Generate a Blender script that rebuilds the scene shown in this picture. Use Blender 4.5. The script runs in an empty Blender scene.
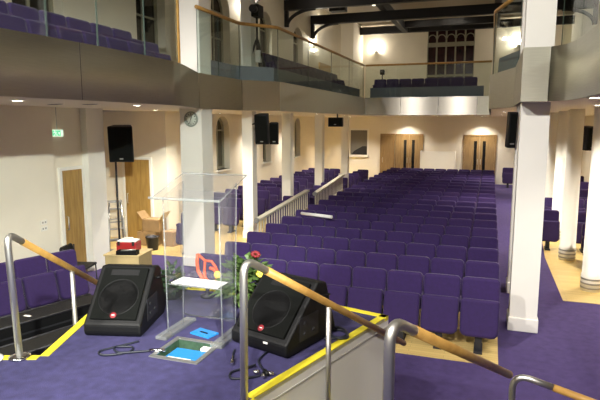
import bpy, bmesh, math, random
from mathutils import Vector, Matrix
from mathutils.geometry import tessellate_polygon
random.seed(7)
S = bpy.context.scene
COL = S.collection
R = math.radians
PI = math.pi

# ------------------------------------------------------------------ materials
def mat(name, col, rough=.6, metal=0., var=.0, vscale=8., bump=0., bscale=60., emit=None, estr=0., sheen=0., aniso=0., stretch=None, spec=None):
    m = bpy.data.materials.new(name); m.use_nodes = True
    nt = m.node_tree; b = nt.nodes['Principled BSDF']
    b.inputs['Base Color'].default_value = (*col, 1); b.inputs['Roughness'].default_value = rough
    b.inputs['Metallic'].default_value = metal
    if spec is not None: b.inputs['Specular IOR Level'].default_value = spec
    if sheen: b.inputs['Sheen Weight'].default_value = sheen; b.inputs['Sheen Roughness'].default_value = .4
    if aniso: b.inputs['Anisotropic'].default_value = aniso
    if aniso:
        ge = nt.nodes.new('ShaderNodeNewGeometry'); tg = nt.nodes.new('ShaderNodeVectorMath'); tg.operation = 'CROSS_PRODUCT'
        tg.inputs[1].default_value = (0, 0, 1); nt.links.new(ge.outputs['Normal'], tg.inputs[0])
        nt.links.new(tg.outputs['Vector'], b.inputs['Tangent']); b.inputs['Anisotropic Rotation'].default_value = .25
    if emit: b.inputs['Emission Color'].default_value = (*emit, 1); b.inputs['Emission Strength'].default_value = estr
    tc = nt.nodes.new('ShaderNodeTexCoord'); mp = nt.nodes.new('ShaderNodeMapping')
    nt.links.new(tc.outputs['Object'], mp.inputs['Vector'])
    if stretch: mp.inputs['Scale'].default_value = stretch
    if var:
        n = nt.nodes.new('ShaderNodeTexNoise'); n.inputs['Scale'].default_value = vscale; n.inputs['Detail'].default_value = 5
        nt.links.new(mp.outputs['Vector'], n.inputs['Vector'])
        r = nt.nodes.new('ShaderNodeMapRange'); r.inputs['From Min'].default_value = .3; r.inputs['From Max'].default_value = .7
        r.inputs['To Min'].default_value = 1 - var; r.inputs['To Max'].default_value = 1 + var
        nt.links.new(n.outputs['Fac'], r.inputs['Value'])
        mx = nt.nodes.new('ShaderNodeVectorMath'); mx.operation = 'SCALE'; mx.inputs[0].default_value = col
        nt.links.new(r.outputs['Result'], mx.inputs['Scale']); nt.links.new(mx.outputs['Vector'], b.inputs['Base Color'])
    if bump:
        n2 = nt.nodes.new('ShaderNodeTexNoise'); n2.inputs['Scale'].default_value = bscale
        nt.links.new(mp.outputs['Vector'], n2.inputs['Vector'])
        bp = nt.nodes.new('ShaderNodeBump'); bp.inputs['Strength'].default_value = bump; bp.inputs['Distance'].default_value = .01
        nt.links.new(n2.outputs['Fac'], bp.inputs['Height']); nt.links.new(bp.outputs['Normal'], b.inputs['Normal'])
    return m

def plank_mat(name, c1, c2, w=.07, l=.9):
    m = bpy.data.materials.new(name); m.use_nodes = True; nt = m.node_tree; b = nt.nodes['Principled BSDF']
    b.inputs['Roughness'].default_value = .38
    tc = nt.nodes.new('ShaderNodeTexCoord'); br = nt.nodes.new('ShaderNodeTexBrick')
    br.inputs['Scale'].default_value = 1; br.inputs['Brick Width'].default_value = l; br.inputs['Row Height'].default_value = w
    br.inputs['Mortar Size'].default_value = .002; br.inputs['Mortar'].default_value = (c2[0]*.5, c2[1]*.5, c2[2]*.5, 1)
    br.inputs['Color1'].default_value = (*c1, 1); br.inputs['Color2'].default_value = (*c2, 1)
    nt.links.new(tc.outputs['Object'], br.inputs['Vector']); nt.links.new(br.outputs['Color'], b.inputs['Base Color'])
    return m

def grain_mat(name, c1, c2, scale=(6, 6, .6), rough=.4):
    m = bpy.data.materials.new(name); m.use_nodes = True; nt = m.node_tree; b = nt.nodes['Principled BSDF']
    b.inputs['Roughness'].default_value = rough
    tc = nt.nodes.new('ShaderNodeTexCoord'); mp = nt.nodes.new('ShaderNodeMapping'); mp.inputs['Scale'].default_value = scale
    n = nt.nodes.new('ShaderNodeTexNoise'); n.inputs['Scale'].default_value = 4; n.inputs['Detail'].default_value = 6
    cr = nt.nodes.new('ShaderNodeValToRGB'); cr.color_ramp.elements[0].color = (*c1, 1); cr.color_ramp.elements[1].color = (*c2, 1)
    cr.color_ramp.elements[0].position = .35; cr.color_ramp.elements[1].position = .65
    nt.links.new(tc.outputs['Object'], mp.inputs['Vector']); nt.links.new(mp.outputs['Vector'], n.inputs['Vector'])
    nt.links.new(n.outputs['Fac'], cr.inputs['Fac']); nt.links.new(cr.outputs['Color'], b.inputs['Base Color'])
    return m

def glass_mat(name, tint, gloss=.08, rough=.02, haze=0., hazecol=(.6, .7, .68)):
    m = bpy.data.materials.new(name); m.use_nodes = True; nt = m.node_tree
    for n in list(nt.nodes): nt.nodes.remove(n)
    out = nt.nodes.new('ShaderNodeOutputMaterial'); tr = nt.nodes.new('ShaderNodeBsdfTransparent'); tr.inputs['Color'].default_value = (*tint, 1)
    gl = nt.nodes.new('ShaderNodeBsdfGlossy'); gl.inputs['Roughness'].default_value = rough
    lw = nt.nodes.new('ShaderNodeLayerWeight'); lw.inputs['Blend'].default_value = .5
    pw = nt.nodes.new('ShaderNodeMath'); pw.operation = 'POWER'; pw.inputs[1].default_value = 4.; nt.links.new(lw.outputs['Facing'], pw.inputs[0])
    mth = nt.nodes.new('ShaderNodeMath'); mth.operation = 'MULTIPLY_ADD'; mth.inputs[1].default_value = .22; mth.inputs[2].default_value = gloss
    mth.use_clamp = True
    nt.links.new(pw.outputs[0], mth.inputs[0])
    mix = nt.nodes.new('ShaderNodeMixShader'); nt.links.new(mth.outputs[0], mix.inputs['Fac'])
    src = tr.outputs[0]
    if haze:
        df = nt.nodes.new('ShaderNodeBsdfDiffuse'); df.inputs['Color'].default_value = (*hazecol, 1)
        m2 = nt.nodes.new('ShaderNodeMixShader'); m2.inputs['Fac'].default_value = haze
        nt.links.new(tr.outputs[0], m2.inputs[1]); nt.links.new(df.outputs[0], m2.inputs[2]); src = m2.outputs[0]
    nt.links.new(src, mix.inputs[1]); nt.links.new(gl.outputs[0], mix.inputs[2]); nt.links.new(mix.outputs[0], out.inputs['Surface'])
    return m

M = dict(
    cream=mat('cream_paint', (.81, .755, .64), .7, var=.03, vscale=1.5),
    white=mat('white_paint', (.83, .81, .75), .55, var=.02, vscale=2),
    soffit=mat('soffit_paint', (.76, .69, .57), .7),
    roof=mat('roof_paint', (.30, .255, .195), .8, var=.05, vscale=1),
    carpet=mat('purple_carpet', (.054, .033, .132), .95, var=.16, vscale=9, bump=.5, bscale=160),
    stagecarpet=mat('stage_carpet', (.040, .034, .112), .95, var=.22, vscale=14, bump=.5, bscale=160),
    fabric=mat('purple_fabric', (.024, .0068, .078), .85, var=.12, vscale=25, bump=.2, bscale=250, sheen=.2),
    fabric2=mat('purple_fabric_seat', (.021, .006, .068), .85, var=.12, vscale=25, bump=.2, bscale=250, sheen=.12),
    wood=plank_mat('oak_boards', (.66, .49, .19), (.58, .41, .145)),
    oak=grain_mat('oak_veneer', (.30, .175, .045), (.42, .26, .075)),
    oakback=grain_mat('pale_oak_veneer', (.25, .155, .062), (.33, .21, .088)),
    rail=grain_mat('varnished_rail_wood', (.36, .19, .045), (.47, .27, .07), (3, 3, 3), .4),
    shinysteel=mat('shiny_fascia_steel', (.40, .37, .32), .27, 1., var=.06, vscale=5, stretch=(1, 1, 30), aniso=.97),
    steel=mat('brushed_fascia_steel', (.53, .51, .42), .48, 1., var=.06, vscale=5, stretch=(1, 1, 30), aniso=.75),
    tube=mat('satin_steel_tube', (.62, .60, .56), .46, 1.),
    chrome=mat('bright_metal', (.7, .7, .7), .2, 1.),
    yellow=mat('yellow_nosing', (.78, .66, .035), .6, var=.08, vscale=12),
    black=mat('black_plastic', (.0035, .0035, .004), .55, bump=.15, bscale=300, spec=.3),
    grille=mat('black_grille', (.003, .0036, .003), .8, bump=.6, bscale=220, spec=.15),
    beam=mat('black_steel_beam', (.010, .009, .011), .6),
    darkmetal=mat('dark_metal', (.03, .03, .035), .5, .4),
    greymetal=mat('grey_metal', (.35, .35, .34), .4, .7),
    red=mat('red_plastic', (.36, .018, .022), .45),
    darkred=mat('dark_red_badge', (.22, .012, .018), .5),
    orange=mat('orange_red_ribbon', (.75, .09, .02), .5),
    paper=mat('white_paper', (.82, .80, .78), .7),
    card=mat('brown_cardboard', (.32, .20, .09), .8, var=.12, vscale=6),
    crate=mat('pale_plywood', (.52, .40, .20), .6, var=.1, vscale=5),
    blue=mat('blue_plastic', (.02, .22, .58), .4),
    green=mat('green_board', (.035, .075, .045), .6, var=.3, vscale=30),
    leaf=mat('leaf_green', (.075, .13, .03), .55, var=.35, vscale=20),
    leafdark=mat('dark_leaf', (.02, .045, .018), .55, var=.35, vscale=20),
    petal=mat('yellow_petal', (.80, .62, .08), .5),
    petalw=mat('white_petal', (.85, .83, .78), .5),
    petalr=mat('red_petal', (.22, .015, .02), .5),
    clock=mat('clock_face', (.62, .66, .58), .5),
    clockrim=mat('clock_rim', (.32, .35, .30), .5),
    night=mat('night_window_glass', (.015, .014, .012), .12),
    nightgreen=mat('obscured_window_glass', (.085, .08, .055), .25),
    nightred=mat('dark_leaded_glass', (.035, .012, .014), .2, var=.4, vscale=3),
    greyframe=mat('grey_green_frame', (.33, .32, .24), .6),
    rubber=mat('black_cable', (.012, .014, .025), .5),
    lens=mat('lamp_lens', (.9, .85, .75), .5, emit=(1, .90, .72), estr=14),
    exitg=mat('exit_green', (.1, .5, .3), .5, emit=(.16, .6, .32), estr=.5),
    exitw=mat('exit_white', (.8, .9, .8), .5, emit=(.75, 1, .8), estr=.42),
    glass=glass_mat('balustrade_glass', (.91, .95, .93), .06, .03),
    glassedge=mat('glass_edge', (.05, .075, .06), .35),
    acrylic=glass_mat('clear_acrylic', (.965, .965, .97), .05, .03, .02, (.8, .8, .85)),
    acryledge=glass_mat('acrylic_edge', (.82, .84, .84), .1, .1, .16, (.8, .82, .8)),
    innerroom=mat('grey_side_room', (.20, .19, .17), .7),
    whitecloth=mat('white_cloth', (.80, .78, .74), .8),
)

# ------------------------------------------------------------------ mesh builder
class MB:
    def __init__(s): s.bm = bmesh.new(); s.mi = 0; s.sm = False
    def _f(s, vs):
        try: f = s.bm.faces.new(vs)
        except ValueError: return None
        f.material_index = s.mi; f.smooth = s.sm; return f
    def box(s, x0, x1, y0, y1, z0, z1, M_=None):
        c = [Vector((x, y, z)) for z in (z0, z1) for y in (y0, y1) for x in (x0, x1)]
        if M_: c = [M_ @ p for p in c]
        v = [s.bm.verts.new(p) for p in c]
        for q in ((0, 2, 3, 1), (4, 5, 7, 6), (0, 1, 5, 4), (2, 6, 7, 3), (0, 4, 6, 2), (1, 3, 7, 5)): s._f([v[i] for i in q])
        return s
    def cbox(s, c, d, M_=None):
        return s.box(c[0]-d[0]/2, c[0]+d[0]/2, c[1]-d[1]/2, c[1]+d[1]/2, c[2]-d[2]/2, c[2]+d[2]/2, M_)
    def prism(s, pts, fa, fb):
        """pts: 2D outline (ccw); fa, fb map a 2D point to the two end faces."""
        a = [s.bm.verts.new(fa(*p)) for p in pts]; b = [s.bm.verts.new(fb(*p)) for p in pts]
        s._f(a[::-1]); s._f(b)
        for i in range(len(pts)): j = (i+1) % len(pts); s._f([a[i], a[j], b[j], b[i]])
        return s
    def slab(s, pts, z0, z1): return s.prism(pts, lambda x, y: (x, y, z0), lambda x, y: (x, y, z1))
    def holes(s, outer, holes, f, rev=None):
        """face with holes; f maps 2D to 3D; rev: 3D offset of the reveals."""
        loops = [outer] + holes
        vs = [[s.bm.verts.new(f(*p)) for p in l] for l in loops]
        flat = [v for l in vs for v in l]
        for t in tessellate_polygon([[Vector((p[0], p[1], 0)) for p in l] for l in loops]): s._f([flat[i] for i in t])
        if rev is not None:
            for l in vs[1:]:
                b = [s.bm.verts.new(v.co + Vector(rev)) for v in l]
                for i in range(len(l)): j = (i+1) % len(l); s._f([l[i], l[j], b[j], b[i]])
        return s
    def tube(s, pts, r, n=10, cap=True):
        pts = [Vector(p) for p in pts]; rings = []; sm = s.sm; s.sm = True
        rr = r if isinstance(r, (list, tuple)) else [r]*len(pts)
        prev = None
        for i, p in enumerate(pts):
            t = (pts[min(i+1, len(pts)-1)] - pts[max(i-1, 0)]).normalized()
            if prev is None:
                u = t.orthogonal().normalized()
            else:
                u = (prev - t*prev.dot(t)); u = u.normalized() if u.length > 1e-6 else t.orthogonal().normalized()
            prev = u; w = t.cross(u)
            rings.append([s.bm.verts.new(p + (u*math.cos(a)+w*math.sin(a))*rr[i]) for a in [2*PI*k/n for k in range(n)]])
        for a, b in zip(rings, rings[1:]):
            for k in range(n): s._f([a[k], a[(k+1) % n], b[(k+1) % n], b[k]])
        s.sm = False
        if cap: s._f(rings[0][::-1]); s._f(rings[-1])
        s.sm = sm; return s
    def lathe(s, prof, c=(0, 0, 0), n=20, M_=None):
        sm = s.sm; s.sm = True; rings = []
        for r, z in prof:
            ring = []
            for k in range(n):
                p = Vector((r*math.cos(2*PI*k/n), r*math.sin(2*PI*k/n), z))
                if M_: p = M_ @ p
                ring.append(s.bm.verts.new(p + Vector(c)))
            rings.append(ring)
        for a, b in zip(rings, rings[1:]):
            for k in range(n): s._f([a[k], a[(k+1) % n], b[(k+1) % n], b[k]])
        s.sm = False; s._f(rings[0][::-1]); s._f(rings[-1]); s.sm = sm; return s
    def ell(s, c, r, n=10, m=7):
        prof = [(math.sin(PI*i/m)*1.0 + (1e-3 if i in (0, m) else 0), -math.cos(PI*i/m)) for i in range(m+1)]
        return s.lathe(prof, c, n, Matrix.Diagonal((r[0], r[1], r[2])).to_4x4())
    def build(s, name, m, parent=None, bevel=0., loc=None):
        me = bpy.data.meshes.new(name)
        bmesh.ops.recalc_face_normals(s.bm, faces=s.bm.faces[:]); s.bm.to_mesh(me); s.bm.free()
        for x in (m if isinstance(m, list) else [m]): me.materials.append(x)
        o = bpy.data.objects.new(name, me); COL.objects.link(o)
        if parent: o.parent = parent
        if loc: o.location = loc
        if bevel:
            b = o.modifiers.new('bevel', 'BEVEL'); b.width = bevel; b.segments = 2; b.limit_method = 'ANGLE'
        return o

def tag(o, label=None, cat=None, group=None, kind=None):
    if label: o['label'] = label
    if cat: o['category'] = cat
    if group: o['group'] = group
    if kind: o['kind'] = kind
    return o
def thing(name, label, cat, loc=(0, 0, 0), rz=0., group=None):
    o = bpy.data.objects.new(name, None); COL.objects.link(o); o.empty_display_size = .1
    o.location = loc; o.rotation_euler = (0, 0, rz); return tag(o, label, cat, group)
def struct(o, label, cat): return tag(o, label, cat, None, 'structure')
def copy_tree(o, parent=None):
    c = o.copy(); COL.objects.link(c)
    if parent: c.parent = parent
    for ch in list(o.children): copy_tree(ch, c)
    return c
ORD = ['zeroth', 'first', 'second', 'third', 'fourth', 'fifth', 'sixth', 'seventh', 'eighth', 'ninth', 'tenth', 'eleventh', 'twelfth', 'thirteenth',
       'fourteenth', 'fifteenth', 'sixteenth', 'seventeenth', 'eighteenth', 'nineteenth', 'twentieth']
def arc(cx, cy, r, a0, a1, n): return [(cx + r*math.cos(R(a0+(a1-a0)*i/n)), cy + r*math.sin(R(a0+(a1-a0)*i/n))) for i in range(n+1)]
def fillet(pts, rad, n=6):
    """3D polyline with rounded corners."""
    P = [Vector(p) for p in pts]; out = [P[0]]
    for i in range(1, len(P)-1):
        a, b, c = P[i-1], P[i], P[i+1]
        u = (a-b).normalized(); w = (c-b).normalized(); d = min(rad, (a-b).length*.49, (c-b).length*.49)
        p0 = b+u*d; p2 = b+w*d
        for k in range(n+1):
            t = k/n; out.append(p0*(1-t)**2 + b*2*t*(1-t) + p2*t*t)
    out.append(P[-1]); return out

ST = 1.3       # stage height above the hall floor
SOF, BAL, FTOP = 3.27, 3.62, 3.95

# ------------------------------------------------------------------ floors
struct(MB().box(-9.8, 4.2, -4.3, 34.3, -.2, 0).build('floor', M['carpet']), 'purple carpet of the hall around the seats and columns', 'floor')
struct(MB().box(-4.85, .215, 6.83, 26.2, 0, .006).build('floor_nave', M['wood']), 'pale oak boards under the central block of seats', 'floor')
struct(MB().slab([(1.28, 9.86), (3.9, 9.86), (3.9, 28), (1.75, 28), (1.45, 17), (1.26, 13)], 0, .006).build('floor_side_aisle', M['wood']), 'oak boards under the round columns', 'floor')
struct(MB().slab([(-9.5, 10.2), (-5.5, 10.45), (-5.5, 28), (-9.5, 28)], 0, .006).build('floor_side_aisle', M['wood']), 'oak boards beyond the purple carpet beside the cardboard boxes', 'floor')

# ------------------------------------------------------------------ stage
A_ = (-1.319, 2.892); CR = (-.784, 4.62); KL = (-3.05, 2.95); CL = (-3.62, 4.62)
DR = Vector((.325, .946)); DL = Vector((-.33, .944))
front = [CR, (-1.355, 4.76), (-2.16, 4.87), (-2.97, 4.76), CL]
stage_poly = [(-.30, 2.54), A_, *front, KL, (-4.05, 2.60), (-5.6, 2.06), (-5.6, -3.9), (2.6, -3.9), (2.6, 1.54)]
trap = [(-2.265, 3.225), (-1.915, 3.225), (-1.915, 3.565), (-2.265, 3.565)]
mb = MB()
mb.holes(stage_poly[::-1], [trap], lambda x, y: (x, y, ST))
n = len(stage_poly)
mb.mi = 1
for i in range(n):
    p, q = stage_poly[i], stage_poly[(i+1) % n]
    mb._f([mb.bm.verts.new((p[0], p[1], 0)), mb.bm.verts.new((q[0], q[1], 0)), mb.bm.verts.new((q[0], q[1], ST-.002)), mb.bm.verts.new((p[0], p[1], ST-.002))])
struct(mb.build('floor_stage', [M['stagecarpet'], M['white']]), 'raised stage with blue purple carpet and white side panels', 'stage')
def strip(p, q, w, z0, z1, name, m, inward):
    """flat strip along an edge p-q, w wide towards inward."""
    p, q = Vector(p), Vector(q); d = (q-p).normalized(); nn = Vector((-d.y, d.x))
    if nn.dot(Vector(inward)-p) < 0: nn = -nn
    return MB().slab([tuple(p), tuple(q), tuple(q+nn*w), tuple(p+nn*w)], z0, z1).build(name, m)
ins = (-2.1, 3.5)
no = 1
for p, q, lab in ((A_, CR, 'yellow nosing along the stage edge above the white side panel'), (CR, front[1], 'short yellow nosing at the front corner of the stage'),
                  (front[1], front[2], 'yellow nosing along the stage front behind the floor monitor'), (front[2], front[3], 'yellow nosing along the middle of the stage front'),
                  (front[3], CL, 'yellow nosing at the far left of the stage front'), (CL, KL, 'yellow nosing running past the left floor monitor'),
                  (KL, (-4.05, 2.60), 'yellow nosing under the left stair post'), (A_, (-.3, 2.54), 'yellow nosing at the top of the right stairs')):
    struct(strip(p, q, .065, ST-.03, ST+.006, 'trim_%d' % no, M['yellow'], ins if no < 7 else (-2, 0)), lab, 'nosing'); no += 1
M['seam'] = mat('seam_grey', (.45, .43, .39), .6)
# grey aluminium line and joints on the white side panel
side = Vector(CR)-Vector(A_)
m_ = MB()
nrm = Vector((side.y, -side.x)).normalized()
for (t0, t1, z0, z1) in ((0, 1, ST-.10, ST-.085), (.45, .456, 0, ST-.1)):
    a = Vector(A_)+side*t0; b = Vector(A_)+side*t1
    m_.slab([tuple(a), tuple(b), tuple(b+nrm*.006), tuple(a+nrm*.006)], z0, z1)
struct(m_.build('trim_%d' % no, M['seam']), 'grey joint lines on the white stage side', 'trim'); no += 1
# stairs both sides
def stairs(o, d, across, w, lab):
    o, d, c = Vector(o), Vector(d), Vector(across).normalized(); mb = MB(); nz = MB()
    rise = ST/7
    for k in range(1, 7):
        z = ST-rise*k; a = o+d*(.002+.285*(k-1)); b = o+d*(.285*k+.02)
        mb.slab([tuple(a), tuple(b), tuple(b+c*w), tuple(a+c*w)], 0, z)
        nz.slab([tuple(b-d*.05), tuple(b), tuple(b+c*w), tuple(b-d*.05+c*w)], z, z+.006)
    s_ = struct(mb.build('stairs', M['stagecarpet']), lab, 'stairs')
    nz.build('nosing', M['yellow'], s_)
stairs(Vector(KL)+DL*.004, DL, (-.944, -.33), 1.0, 'carpeted steps going down beside the left floor monitor')
stairs(Vector(A_)+DR*.004+Vector((.946, -.325))*.012, DR, (.946, -.325), 1.05, 'carpeted steps going down between the two right handrails')

# ------------------------------------------------------------------ walls
def holes_wall(outer, hs, f, rev, name, m, lab):
    return struct(MB().holes(outer, hs, f, rev).build(name, m), lab, 'wall')
def rect(y0, y1, z0, z1): return [(y0, z0), (y1, z0), (y1, z1), (y0, z1)]
def arched(yc, w, z0, z1):
    r = w/2; return [(yc-r, z0), (yc+r, z0)] + arc(yc, z1-r, r, 0, 180, 10)
LW = -8.5
lowwin = [(16.5, .95, 1.42, 3.2), (20.3, .8, 1.42, 3.2), (24.0, .8, 1.42, 3.2)]
upwin = [(y, 1.3, 4.75, 7.25) for y in (5.0, 8.8, 12.6, 16.5, 20.3, 24.1)]
holes_wall(rect(13.0, 34, 0, SOF), [arched(*w) for w in lowwin], lambda y, z: (LW, y, z), (-.3, 0, 0), 'wall_left_lower', M['cream'], 'cream side wall with arched windows under the left gallery')
holes_wall(rect(-4, 34, SOF, 9), [arched(*w) for w in upwin], lambda y, z: (LW, y, z), (-.35, 0, 0), 'wall_left_upper', M['cream'], 'cream upper side wall with tall arched windows')
struct(MB().box(-9.8, -7.4, -4, 7.78, 0, SOF).build('wall_left_near', M['cream']), 'plain cream wall above the row of purple seats by the stage', 'wall')
struct(MB().box(-9.8, -7.65, 7.78, 8.78, 0, SOF).build('wall_left_niche', M['cream']), 'narrow recess holding an oak door under the exit sign', 'wall')
struct(MB().box(-8.3, -7.5, 8.78, 9.28, 0, SOF).build('wall_left_pier', M['white']), 'white pier beside the ladder', 'wall')
struct(MB().box(-9.8, -9.5, 8.78, 11.6, 0, SOF).build('wall_left_recess', M['cream']), 'cream wall behind the ladder', 'wall')
struct(MB().box(-9.8, -7.54, 11.6, 13.0, 0, SOF).build('wall_left_lobby', M['cream']), 'cream lobby wall with an oak door behind the cardboard boxes', 'wall')
struct(MB().box(3.9, 4.2, -4, 34, 0, 9).build('wall_right', M['cream']), 'cream wall behind the round columns', 'wall')
struct(MB().box(-9.8, 4.2, -4.3, -4, 0, 9).build('wall_front', M['cream']), 'cream wall behind the stage', 'wall')
# under-gallery back wall with an internal window opening
inw = rect(-7.0, -6.05, 1.3, 2.6)
holes_wall(rect(-8.5, 3.9, 0, SOF), [inw], lambda x, z: (x, 28, z), (0, .2, 0), 'wall_back_lower', M['cream'], 'cream back wall with oak doors under the gallery')
bw = (-2.5, 2.7, 4.9, 8.9)
holes_wall(rect(-8.5, 3.9, SOF, 9), [rect(bw[0]-bw[1]/2, bw[0]+bw[1]/2, bw[2], 8.5)], lambda x, z: (x, 34, z), (0, .3, 0), 'wall_back_upper', M['cream'], 'cream back wall above the gallery with a large window')
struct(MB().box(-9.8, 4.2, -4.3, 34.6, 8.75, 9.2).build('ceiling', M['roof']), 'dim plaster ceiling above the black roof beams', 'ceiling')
# pilaster and alcove walls at the back of the gallery
struct(MB().box(-8.5, -7.75, 31.5, 34, BAL, 9).build('wall_back_pier', M['cream']), 'cream pier in the back corner of the gallery', 'wall')

# windows
wn = 1
def arched_window(yc, w, z0, z1, x, bars, lab):
    global wn
    wo = struct(MB().prism(arched(yc, w, z0, z1), lambda y, z: (x-.02, y, z), lambda y, z: (x, y, z)).build('window_%d' % wn, M['nightgreen' if z0 < 3 else 'night']), lab, 'window'); wn += 1
    fr = MB(); o_ = arched(yc, w, z0, z1); i_ = arched(yc, w-.16, z0+.08, z1-.08)
    for k in range(len(o_)):
        j = (k+1) % len(o_)
        c = [o_[k], o_[j], i_[j], i_[k]]
        fr.prism(c, lambda y, z: (x, y, z), lambda y, z: (x+.05, y, z))
    fr.build('frame', M['greyframe'], wo)
    br = MB()
    br.box(x, x+.045, yc-.03, yc+.03, z0, z1-.02)
    for zz in bars: br.box(x, x+.045, yc-w/2+.04, yc+w/2-.04, zz-.025, zz+.025)
    br.build('glazing_bar', M['greyframe'], wo)
    MB().box(x, LW+.05, yc-w/2-.04, yc+w/2+.04, z0-.06, z0).build('sill', M['white'], wo)
for (yc, w, z0, z1), nm in zip(lowwin, ('nearest to the clock column', 'behind the hanging speaker', 'farthest from the stage')):
    arched_window(yc, w, z0, z1, LW-.26, (z1-w/2,), 'tall arched window under the gallery, '+nm)
for k, (yc, w, z0, z1) in enumerate(upwin): arched_window(yc, w, z0, z1, LW-.3, (z1-w/2, z0+1), 'arched gallery window, %s from the stage end' % ORD[k+1])
wo = struct(MB().box(bw[0]-bw[1]/2, bw[0]+bw[1]/2, 34.25, 34.28, bw[2], 8.5).build('window_%d' % wn, M['nightred']), 'large dark window of many panes in the back wall', 'window'); wn += 1
fr = MB()
for k in range(6):
    x = bw[0]-bw[1]/2+bw[1]*k/5; fr.box(x-.045, x+.045, 34.15, 34.25, bw[2], 8.5)
for z, h in ((bw[2]+.05, .05), (5.75, .06), (7.55, .12), (8.45, .05)): fr.box(bw[0]-bw[1]/2, bw[0]+bw[1]/2, 34.14, 34.25, z-h, z+h)
for k in range(5):
    xc = bw[0]-bw[1]/2+bw[1]*(k+.5)/5; r = bw[1]/10
    pts = [(p[0], 34.2, p[1]) for p in arc(xc, 7.7+.2, r*.85, 0, 180, 8)]; fr.tube(pts, .03, 6)
fr.build('mullion', M['greyframe'], wo)
# internal window to a side room
wo = struct(MB().box(-7.0, -6.05, 28.18, 28.2, 1.3, 2.6).build('window_%d' % wn, M['innerroom']), 'internal window looking into a grey stair room at the back', 'window'); wn += 1
f2 = MB()
for a in ((-7.06, -6.98, 1.24, 2.66), (-6.07, -5.99, 1.24, 2.66)): f2.box(a[0], a[1], 27.95, 28.02, a[2], a[3])
f2.box(-7.06, -5.99, 27.95, 28.02, 2.58, 2.66); f2.box(-7.06, -5.99, 27.9, 28.02, 1.2, 1.3)
f2.build('frame', M['white'], wo)
MB().prism([(-6.95, 1.3), (-6.1, 1.3), (-6.1, 1.75), (-6.35, 1.75), (-6.8, 1.5)], lambda x, z: (x, 28.14, z), lambda x, z: (x, 28.175, z)).build('stair_flank', M['darkmetal'], wo)

# doors
dn = 1
def door(corner, d, w, h, lab, leaves=1, m='oak', glass=False, frame='white', fw=.06):
    """door hung on a wall: corner (x,y) of its left foot, d the direction along the wall as seen, face towards viewer."""
    global dn
    d = Vector(d).normalized(); nn = Vector((d.y, -d.x))
    Mx = Matrix(((d.x, nn.x, 0, corner[0]), (d.y, nn.y, 0, corner[1]), (0, 0, 1, corner[2] if len(corner) > 2 else 0), (0, 0, 0, 1)))
    fr = MB(); fr.box(-fw, 0, 0, .05, 0, h+fw, Mx); fr.box(w, w+fw, 0, .05, 0, h+fw, Mx); fr.box(0, w, 0, .05, h, h+fw, Mx)
    o = struct(fr.build('door_%d' % dn, M[frame]), lab, 'door'); dn += 1
    lw = w/leaves
    for k in range(leaves):
        x0 = k*lw+.004; x1 = (k+1)*lw-.004
        lf = MB().box(x0, x1, .002, .035, .01, h-.004, Mx).build('door_leaf', M[m], o)
        hx = x1-.07 if (k == 0) else x0+.07
        if leaves == 1: hx = x0+.07
        MB().tube([Mx @ Vector((hx, .035, .95)), Mx @ Vector((hx, .07, .95)), Mx @ Vector((hx, .07, 1.2)), Mx @ Vector((hx, .035, 1.2))], .012, 6).build('pull_handle', M['tube'], lf)
        if glass:
            gx = x1-.26 if k == 0 else x0+.14
            MB().box(gx, gx+.14, .033, .038, .35, h-.25, Mx).build('vision_panel', M['night'], lf)
    return o
door((-7.65, 8.17), (0, 1), .54, 2.09, 'oak door in the narrow recess under the exit sign')
door((-8.76, 11.6), (1, 0), .74, 2.07, 'oak door behind the stacked cardboard boxes')
door((-5.32, 28), (1, 0), .62, 2.35, 'single pale oak door at the back, left of the glazed pair', m='oakback', frame='oakback')
door((-4.55, 28), (1, 0), 1.28, 2.35, 'pair of oak doors with glass strips left of the white booth', 2, 'oakback', True, 'oakback')
door((-1.22, 28), (1, 0), 1.42, 2.33, 'pair of oak doors with glass strips right of the white booth', 2, 'oakback', True, 'oakback')
door((LW, 27.3, BAL), (0, 1), 1.9, 2.35, 'oak gallery doors under a lit wall', 2, 'oak', False, 'oak')

# ------------------------------------------------------------------ columns
cn = []
def square_column(x0, x1, y0, y1, z1, lab, plinth=True):
    o = struct(MB().box(x0, x1, y0, y1, 0, z1).build('column', M['white']), lab, 'column')
    if plinth:
        MB().box(x0-.02, x1+.02, y0-.02, y1+.02, 0, .2).build('plinth', M['white'], o, .012)
    return o
square_column(.37, .74, 8.16, 8.53, 9, 'white square column standing on the purple carpet beside the front seats')
square_column(.40, .74, 10.0, 10.34, 9, 'white square column partly hidden behind the front square column')
square_column(-6.0, -5.5, 9.76, 10.2, 9, 'white square column carrying the wall clock')
square_column(-5.98, -5.7, 12.66, 12.94, 9, 'slim white column holding the black hanging speaker at the left gallery')
for k, y in enumerate((15.5, 18.8, 22.5)): square_column(-6.0, -5.72, y, y+.28, SOF, 'slim white column among the left side seats, %s from the stage' % ('first', 'second', 'third')[k])
for k, (x, y) in enumerate(((1.82, 10.68), (1.70, 13.0), (1.72, 15.2), (1.74, 17.6), (1.74, 20.0), (1.74, 22.4))):
    o = struct(MB().lathe([(.172, 0), (.172, .3), (.16, .3), (.15, SOF)], (x, y, 0), 32).build('round_column', M['white']),
               'tall white round column with ringed base, %s from the stage' % ORD[k+1], 'column')
    for z in (.05, .13, .21): MB().lathe([(.173, z), (.176, z+.01), (.176, z+.022), (.173, z+.032)], (x, y, 0), 32).build('steel_ring', M['greymetal'], o)

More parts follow.
